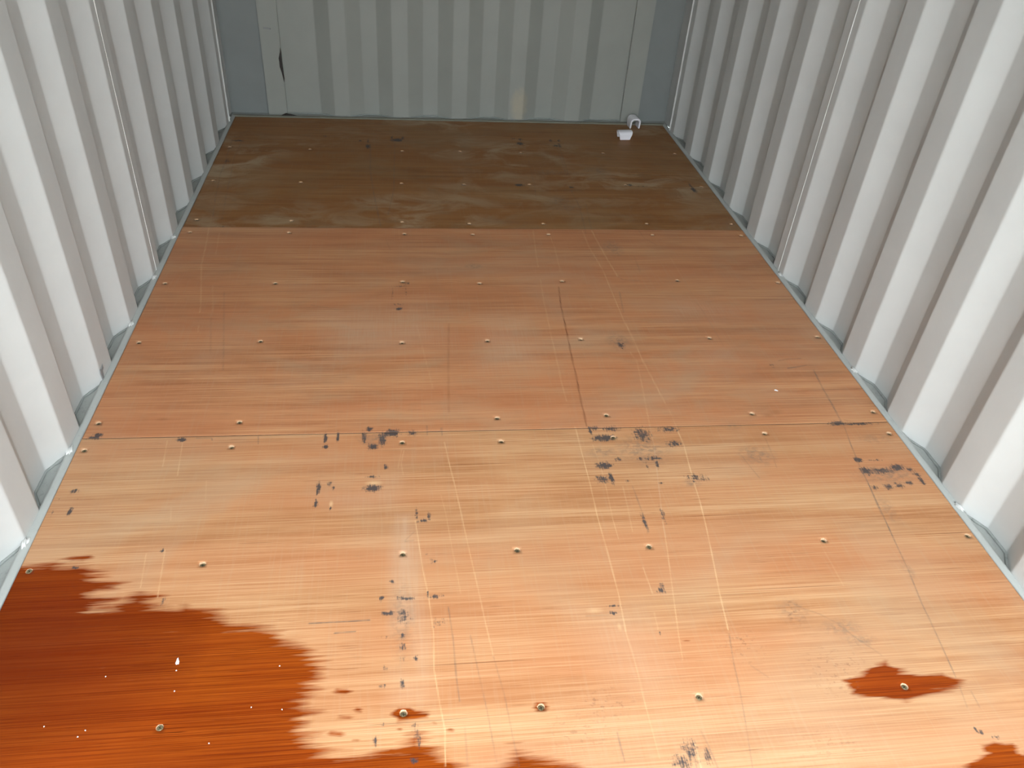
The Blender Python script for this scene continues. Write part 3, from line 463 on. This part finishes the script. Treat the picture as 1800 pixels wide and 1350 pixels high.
FIELDS = ('wet', 'core', 'dark', 'light', 'pale', 'speck', 'crack', 'stain', 'gline', 'smudge')
def seg_dist(X, Y, pts):
    best = np.full(X.shape, 9.0)
    for (x0, y0), (x1, y1) in zip(pts, pts[1:]):
        dx, dy = x1 - x0, y1 - y0; L2 = dx * dx + dy * dy + 1e-12
        t = np.clip(((X - x0) * dx + (Y - y0) * dy) / L2, 0, 1)
        best = np.minimum(best, np.hypot(X - x0 - t * dx, Y - y0 - t * dy))
    return best
def inside(X, Y, pts):
    r_ = np.zeros(X.shape, bool); n_ = len(pts)
    for i in range(n_):
        x0, y0 = pts[i]; x1, y1 = pts[(i + 1) % n_]
        if y0 == y1: continue
        r_ ^= ((y0 > Y) != (y1 > Y)) & (X < (x1 - x0) * (Y - y0) / (y1 - y0) + x0)
    return r_
def wobble(Y, seed):
    return .72 + .28 * np.sin(Y * 61 + seed * 1.7) * np.sin(Y * 23.7 + seed) 
def fields(X, Y, res):
    """wear amounts at points X, Y (1-D arrays), res = local point spacing"""
    F = {k_: np.zeros(X.shape) for k_ in FIELDS}
    if len(X) == 0: return F
    bx0, bx1, by0, by1 = X.min(), X.max(), Y.min(), Y.max()
    for q, (kind, w_, st, pts) in enumerate(LINES):
        if kind == 'dark': kind = 'gline'
        xs = [p_[0] for p_ in pts]; ys = [p_[1] for p_ in pts]; pad = w_ * .0015 + res * 2
        if max(xs) < bx0 - pad or min(xs) > bx1 + pad or max(ys) < by0 - pad or min(ys) > by1 + pad: continue
        idx = np.nonzero((X > min(xs) - pad) & (X < max(xs) + pad) & (Y > min(ys) - pad) & (Y < max(ys) + pad))[0]
        if len(idx) == 0: continue
        half = w_ * .00034; soft = max(res * .8, half * .6)
        d_ = seg_dist(X[idx], Y[idx], pts)
        amp = min(1.0, 2 * half / res * (1.0 if kind == 'light' else 1.7) + .12)
        v_ = st * amp * np.clip(1 - (d_ - half * .4) / soft, 0, 1) * wobble(Y[idx], q)
        F[kind][idx] = np.maximum(F[kind][idx], v_)
    for kind, st, cx, cy, rx, ry in BLOBS:
        rx = max(rx, res); ry = max(ry, res)
        if cx + rx * 1.6 < bx0 or cx - rx * 1.6 > bx1 or cy + ry * 1.6 < by0 or cy - ry * 1.6 > by1: continue
        idx = np.nonzero((abs(X - cx) < rx * 1.6) & (abs(Y - cy) < ry * 1.6))[0]
        d_ = np.sqrt(((X[idx] - cx) / rx) ** 2 + ((Y[idx] - cy) / ry) ** 2)
        v_ = st * np.clip((1.5 - d_) / 1.25, 0, 1)
        F[kind][idx] = np.maximum(F[kind][idx], v_)
    for kind, st, soft, pts in POLYS:
        xs = [p_[0] for p_ in pts]; ys = [p_[1] for p_ in pts]; pad = soft * 1.1
        if max(xs) < bx0 - pad or min(xs) > bx1 + pad or max(ys) < by0 - pad or min(ys) > by1 + pad: continue
        idx = np.nonzero((X > min(xs) - pad) & (X < max(xs) + pad) & (Y > min(ys) - pad) & (Y < max(ys) + pad))[0]
        if len(idx) == 0: continue
        x_, y_ = X[idx], Y[idx]
        if kind == 'wet':      # distance measured more loosely along the grain
            d_ = seg_dist(x_ * .6, y_ * 1.0, [(a * .6, c) for a, c in pts + pts[:1]])
        else: d_ = seg_dist(x_, y_, pts + pts[:1])
        sd = np.where(inside(x_, y_, pts), d_, -d_)
        v_ = st * np.clip(.5 + sd / (2 * soft), 0, 1)
        F[kind][idx] = np.maximum(F[kind][idx], v_)
        if kind == 'wet' and soft > .015:
            F['core'][idx] = np.maximum(F['core'][idx], np.clip(1 - np.hypot((x_ - .04) / .42, (y_ - 1.06) / .27), 0, 1) ** .6 * (sd > 0))
    return F

# one countersunk Phillips screw, shared by all copies
def screw_mesh(name, R=.0063):
    bm = bmesh.new(); n_ = 16; zt = 0.0
    a, l_ = .00075, .0036
    cross = [(a, l_), (a, a), (l_, a), (l_, -a), (a, -a), (a, -l_), (-a, -l_), (-a, -a), (-l_, -a), (-l_, a), (-a, a), (-a, l_)]
    rim = [bm.verts.new((R * math.cos(2 * math.pi * i / n_), R * math.sin(2 * math.pi * i / n_), zt - .0006)) for i in range(n_)]
    inn = [bm.verts.new((R * .86 * math.cos(2 * math.pi * i / n_), R * .86 * math.sin(2 * math.pi * i / n_), zt)) for i in range(n_)]
    cr = [bm.verts.new((x, y, zt)) for x, y in cross]
    cb = [bm.verts.new((x * .7, y * .7, zt - .0020)) for x, y in cross]
    low = [bm.verts.new((R * .45 * math.cos(2 * math.pi * i / n_), R * .45 * math.sin(2 * math.pi * i / n_), zt - .005)) for i in range(n_)]
    for i in range(n_):
        j = (i + 1) % n_
        bm.faces.new((rim[i], rim[j], inn[j], inn[i])); bm.faces.new((low[i], low[j], rim[j], rim[i]))
    e = [bm.edges.new((inn[i], inn[(i + 1) % n_])) if not bm.edges.get((inn[i], inn[(i + 1) % n_])) else bm.edges.get((inn[i], inn[(i + 1) % n_])) for i in range(n_)]
    e += [bm.edges.new((cr[i], cr[(i + 1) % 12])) for i in range(12)]
    bmesh.ops.triangle_fill(bm, use_beauty=True, use_dissolve=False, edges=e, normal=(0, 0, 1))
    for i in range(12):
        j = (i + 1) % 12; f_ = bm.faces.new((cr[j], cr[i], cb[i], cb[j])); f_.material_index = 1
    f_ = bm.faces.new(cb[::-1]); f_.material_index = 1
    for f_ in list(bm.faces):
        c_ = f_.calc_center_median()
        if abs(c_.z - zt) < 1e-6 and ((abs(c_.x) < a and abs(c_.y) < l_) or (abs(c_.y) < a and abs(c_.x) < l_)): bm.faces.remove(f_)
    bmesh.ops.recalc_face_normals(bm, faces=bm.faces[:])
    me = bpy.data.meshes.new(name); bm.to_mesh(me); bm.free()
    me.materials.append(M['zinc']); me.materials.append(M['slot'])
    return me
SCREW = screw_mesh('screw')

def sheet(y0, y1, res, mt, z=0.0, fine_from=None, x0=0.0, x1=W, tilt=0.0):
    """one plywood sheet: dense top that carries the wear, drilled holes, side faces"""
    gy0 = y0 if fine_from is None else fine_from
    nx = int(round((x1 - x0) / res)); ny = int(round((y1 - gy0) / res))
    xs = np.linspace(x0, x1, nx + 1); ys = np.linspace(gy0, y1, ny + 1)
    dx = xs[1] - xs[0]; dy = ys[1] - ys[0]
    XX, YY = np.meshgrid(xs, ys)
    X = XX.ravel(); Y = YY.ravel()
    keep = np.ones((ny, nx), bool)
    holes = []
    for a, b_, dp in SCREWS:
        if not (gy0 + .012 < b_ < y1 - .008 and x0 + .008 < a < x1 - .008): continue
        hw = .0125
        i0 = max(0, int((a - hw - x0) / dx)); i1 = min(nx, int(math.ceil((a + hw - x0) / dx)))
        j0 = max(0, int((b_ - hw - gy0) / dy)); j1 = min(ny, int(math.ceil((b_ + hw - gy0) / dy)))
        keep[j0:j1, i0:i1] = False
        holes.append((a, b_, dp, i0, i1, j0, j1))
    J, I = np.nonzero(keep)
    st = nx + 1
    quads = np.stack([J * st + I, J * st + I + 1, (J + 1) * st + I + 1, (J + 1) * st + I], 1)
    V = [np.stack([X, Y, np.full(X.shape, z)], 1)]; nv = len(X)
    extra_f, extra_m = [], []
    ev = []
    rng = random.Random(int(y0 * 100) + 5)
    NS = 20
    for a, b_, dp, i0, i1, j0, j1 in holes:
        depth = dp * .001
        loop = [j0 * st + i for i in range(i0, i1)] + [j * st + i1 for j in range(j0, j1)] + [j1 * st + i for i in range(i1, i0, -1)] + [j * st + i0 for j in range(j1, j0, -1)]
        # ring of the hole
        angs = [2 * math.pi * i / NS for i in range(NS)]
        R0 = .0079 if depth > .001 else .0072
        base = nv + len(ev)
        rr = [R0 * (1 + rng.uniform(-.07, .09)) for _ in angs]
        for an, q in zip(angs, rr): ev.append((a + q * math.cos(an), b_ + q * math.sin(an), z + (.0003 if depth > .001 else 0)))
        for an in angs: ev.append((a + .0066 * math.cos(an), b_ + .0066 * math.sin(an), z - depth - .0008))
        for an in angs: ev.append((a + .0030 * math.cos(an), b_ + .0030 * math.sin(an), z - depth - .0048))
        # join outer loop and ring by angle
        outer = []
        for vi in loop:
            outer.append((math.atan2(Y[vi] - b_, X[vi] - a) % (2 * math.pi), vi))
        outer.sort(); m1 = len(outer); o_i = 0; r_i = 0
        tot_o = tot_r = 0
        while tot_o < m1 or tot_r < NS:
            ao = outer[(o_i + 1) % m1][0] + (2 * math.pi if o_i + 1 >= m1 else 0)
            ar = angs[(r_i + 1) % NS] + (2 * math.pi if r_i + 1 >= NS else 0)
            vo = outer[o_i % m1][1]; vr = base + r_i % NS
            if tot_r >= NS or (tot_o < m1 and ao < ar):
                extra_f.append((vo, outer[(o_i + 1) % m1][1], vr)); extra_m.append(0); o_i += 1; tot_o += 1
            else:
                extra_f.append((vo, base + (r_i + 1) % NS, vr)); extra_m.append(0); r_i += 1; tot_r += 1
        for i in range(NS):
            j = (i + 1) % NS
            extra_f.append((base + i, base + j, base + NS + j, base + NS + i)); extra_m.append(1)
            extra_f.append((base + NS + i, base + NS + j, base + 2 * NS + j, base + 2 * NS + i)); extra_m.append(1)
    # border sides
    zb = z - .028
    def side_strip(idx):
        b0 = nv + len(ev)
        for vi in idx: ev.append((X[vi], Y[vi], zb))
        for i in range(len(idx) - 1):
            extra_f.append((idx[i + 1], idx[i], b0 + i, b0 + i + 1)); extra_m.append(2)
    side_strip(list(range(0, nx + 1)) if fine_from is None else [0, nx])
    side_strip([ny * st + i for i in range(nx, -1, -1)])
    side_strip([j * st for j in range(ny, -1, -1)])
    side_strip([j * st + nx for j in range(0, ny + 1)])
    if fine_from is not None:      # coarse near end of the sheet, below the frame
        b0 = nv + len(ev)
        ev += [(x0, y0, z), (x1, y0, z), (x0, y0, zb), (x1, y0, zb)]
        extra_f.append(tuple([b0, b0 + 1] + [i for i in range(nx, -1, -1)])); extra_m.append(0)
        extra_f.append((b0 + 1, b0, b0 + 2, b0 + 3)); extra_m.append(2)
    EV = np.array(ev) if ev else np.zeros((0, 3))
    allv = np.concatenate([V[0], EV], 0)
    allv[:, 1] += tilt * (allv[:, 0] - (x0 + x1) / 2)
    FX, FY = allv[:, 0].copy(), allv[:, 1].copy()
    Fd = fields(FX, FY, (dx + dy) / 2)
    org = np.array([x0, y0, z]); allv = allv - org
    me = bpy.data.meshes.new('plywood_sheet')
    nq = len(quads); ef = extra_f
    loops = np.concatenate([quads.ravel(), np.array([v for f_ in ef for v in f_], np.int64)])
    sizes = np.concatenate([np.full(nq, 4), np.array([len(f_) for f_ in ef])])
    starts = np.concatenate([[0], np.cumsum(sizes)[:-1]])
    me.vertices.add(len(allv)); me.vertices.foreach_set('co', allv.astype(np.float32).ravel())
    me.loops.add(len(loops)); me.loops.foreach_set('vertex_index', loops.astype(np.int32))
    me.polygons.add(len(sizes)); me.polygons.foreach_set('loop_start', starts.astype(np.int32))
    me.polygons.foreach_set('loop_total', sizes.astype(np.int32))
    mi = np.concatenate([np.zeros(nq, np.int32), np.array(extra_m, np.int32)])
    me.polygons.foreach_set('material_index', mi)
    me.update(calc_edges=True); me.validate()
    for k_ in FIELDS:
        at = me.attributes.new(k_, 'FLOAT', 'POINT')
        at.data.foreach_set('value', Fd[k_].astype(np.float32))
    o = link('plywood_sheet', me, [mt, M['cone'], M['sheet_edge']], floor, (x0, y0, z))
    for a, b_, dp, *_ in holes:
        s_ = bpy.data.objects.new('screw', SCREW); COL.objects.link(s_)
        s_.parent = o
        s_.location = (a - x0, b_ - y0 + tilt * (a - (x0 + x1) / 2), -dp * .001 - .0001)
        s_.rotation_euler = (rng.uniform(-.09, .09), rng.uniform(-.09, .09), rng.uniform(0, 1.5))
    return o
M['sheet_edge'] = paint('plywood_edge', c4(.12, .06, .03), .8)

ply_near = plywood('plywood_near', 1, c4(.325, .132, .052), c4(.455, .228, .104), c4(.54, .312, .163))
ply_mid = plywood('plywood_middle', 2, c4(.31, .112, .046), c4(.455, .198, .088), c4(.555, .285, .138), .22, dustc=(.40, .25, .155))
ply_far = plywood('plywood_far', 3, c4(.165, .062, .016), c4(.26, .112, .034), c4(.33, .165, .062), .8, (.36, .22, .115), (.23, .085, .02), (.25, .165, .082))

S1, S2, SE = 1.7495, 3.0568, 4.378
sheet(S1 - 1.307, S1 - .0014, .0021, ply_near, 0.0, fine_from=.66)
sheet(S1 + .0012, S2 - .0006, .0036, ply_mid, -.0003)
sheet(S2 + .0006, SE, .0045, ply_far, -.0010)
box('door_sill', (-.06, DOOR_Y - .06, -.12), (W + .06, S1 - 1.309, .004), M['ledge'], floor, .003)

# ------------------------------------------------------------------ small loose things
def clip_mesh(name, wdt=.058, hgt=.056, length=.078, t=.0085):
    """U-shaped channel clip: rounded back, two legs, opening downwards, slanting ends"""
    def prof(inset):
        w2 = wdt / 2 - inset; top = hgt - inset; R = wdt / 2 * .8 - inset
        pts = [(-w2, 0)]
        for i in range(9):
            a = math.pi - math.pi / 2 * i / 8; pts.append((-w2 + R + R * math.cos(a), top - R + R * math.sin(a)))
        for i in range(9):
            a = math.pi / 2 - math.pi / 2 * i / 8; pts.append((w2 - R + R * math.cos(a), top - R + R * math.sin(a)))
        pts.append((w2, 0)); return pts
    o_, i_ = prof(0), prof(t); n_ = len(o_)
    vs = []
    for s_ in (-1, 1):
        for q in (o_, i_):
            for x, z in q: vs.append((x, s_ * (length / 2 - (.014 * (1 - z / hgt) if s_ > 0 else .010 * (1 - z / hgt))), z))
    fs = []
    for i in range(n_ - 1):
        a, b_, c_, d_ = i, n_ + i, 2 * n_ + i, 3 * n_ + i
        fs += [(a, a + 1, c_ + 1, c_), (b_ + 1, b_, d_, d_ + 1), (a + 1, a, b_, b_ + 1), (c_, c_ + 1, d_ + 1, d_)]
    fs += [(0, 2 * n_, 3 * n_, n_), (n_ - 1, 2 * n_ - 1, 4 * n_ - 1, 3 * n_ - 1)]
    me = bpy.data.meshes.new(name); me.from_pydata(vs, [], fs); me.update()
    bm = bmesh.new(); bm.from_mesh(me); bmesh.ops.recalc_face_normals(bm, faces=bm.faces[:])
    bmesh.ops.bevel(bm, geom=[e for e in bm.edges if e.calc_face_angle(0) > .6], offset=.0012, segments=2, affect='EDGES')
    bm.to_mesh(me); bm.free()
    for p_ in me.polygons: p_.use_smooth = True
    me.set_sharp_from_angle(angle=.7)
    return me
cm = clip_mesh('plastic_clip')
c1 = link('plastic_clip', cm, [M['plastic']], None, (MISC['clip1'][0], MISC['clip1'][1] + .03, -.0005))
c1.rotation_euler = (0, 0, math.radians(3))
c1['label'] = 'white plastic U-shaped clip standing on its two legs against the end wall'
c1['category'] = 'clip'; c1['group'] = 'white plastic clips'
c2 = c1.copy(); COL.objects.link(c2); c2.name = 'plastic_clip.001'
c2.location = (MISC['clip2'][0], MISC['clip2'][1] + .02, -.0005)
c2.rotation_euler = (0, 0, math.radians(-86))
c2.scale = (1, 1, .74)
c2['label'] = 'white plastic clip in front of the upright one, turned to show its flat side'

def flake(name, loc, a, b_, t, m_, label, cat, rot=0, seed=1, group=None):
    rng = random.Random(seed); n_ = 9; vs = []
    for z, s_ in ((0, 1), (t, .8)):
        for i in range(n_):
            an = 2 * math.pi * i / n_; q = s_ * (1 + .25 * math.sin(3 * an + seed) )
            vs.append((a * q * math.cos(an), b_ * q * math.sin(an), z))
    o = mesh(name, vs, [tuple(range(n_ - 1, -1, -1)), tuple(range(n_, 2 * n_))] + [(i, (i + 1) % n_, n_ + (i + 1) % n_, n_ + i) for i in range(n_)], [m_], None, loc)
    o.rotation_euler = (0, 0, rot); o['label'] = label; o['category'] = cat
    if group: o['group'] = group
    return o
flake('paint_flake', (*MISC['flake1'], -.0003), .006, .003, .0012, M['flake'], 'small pale paint flake on dry plywood below the right wall', 'flake', -.6, 2)
flake('paint_flake', (*MISC['flake2'], 0), .0035, .0085, .0012, M['flake'], 'lilac-grey flake lying on the wet orange stain', 'flake', .1, 3)
for i, p_ in enumerate(MISC['crumbs']):
    flake('crumb', (*p_, 0), .0011, .0014, .001, M['crumb'], 'tiny white crumb on the wet stained plywood', 'crumb', i, i, 'white crumbs on the wet stain')
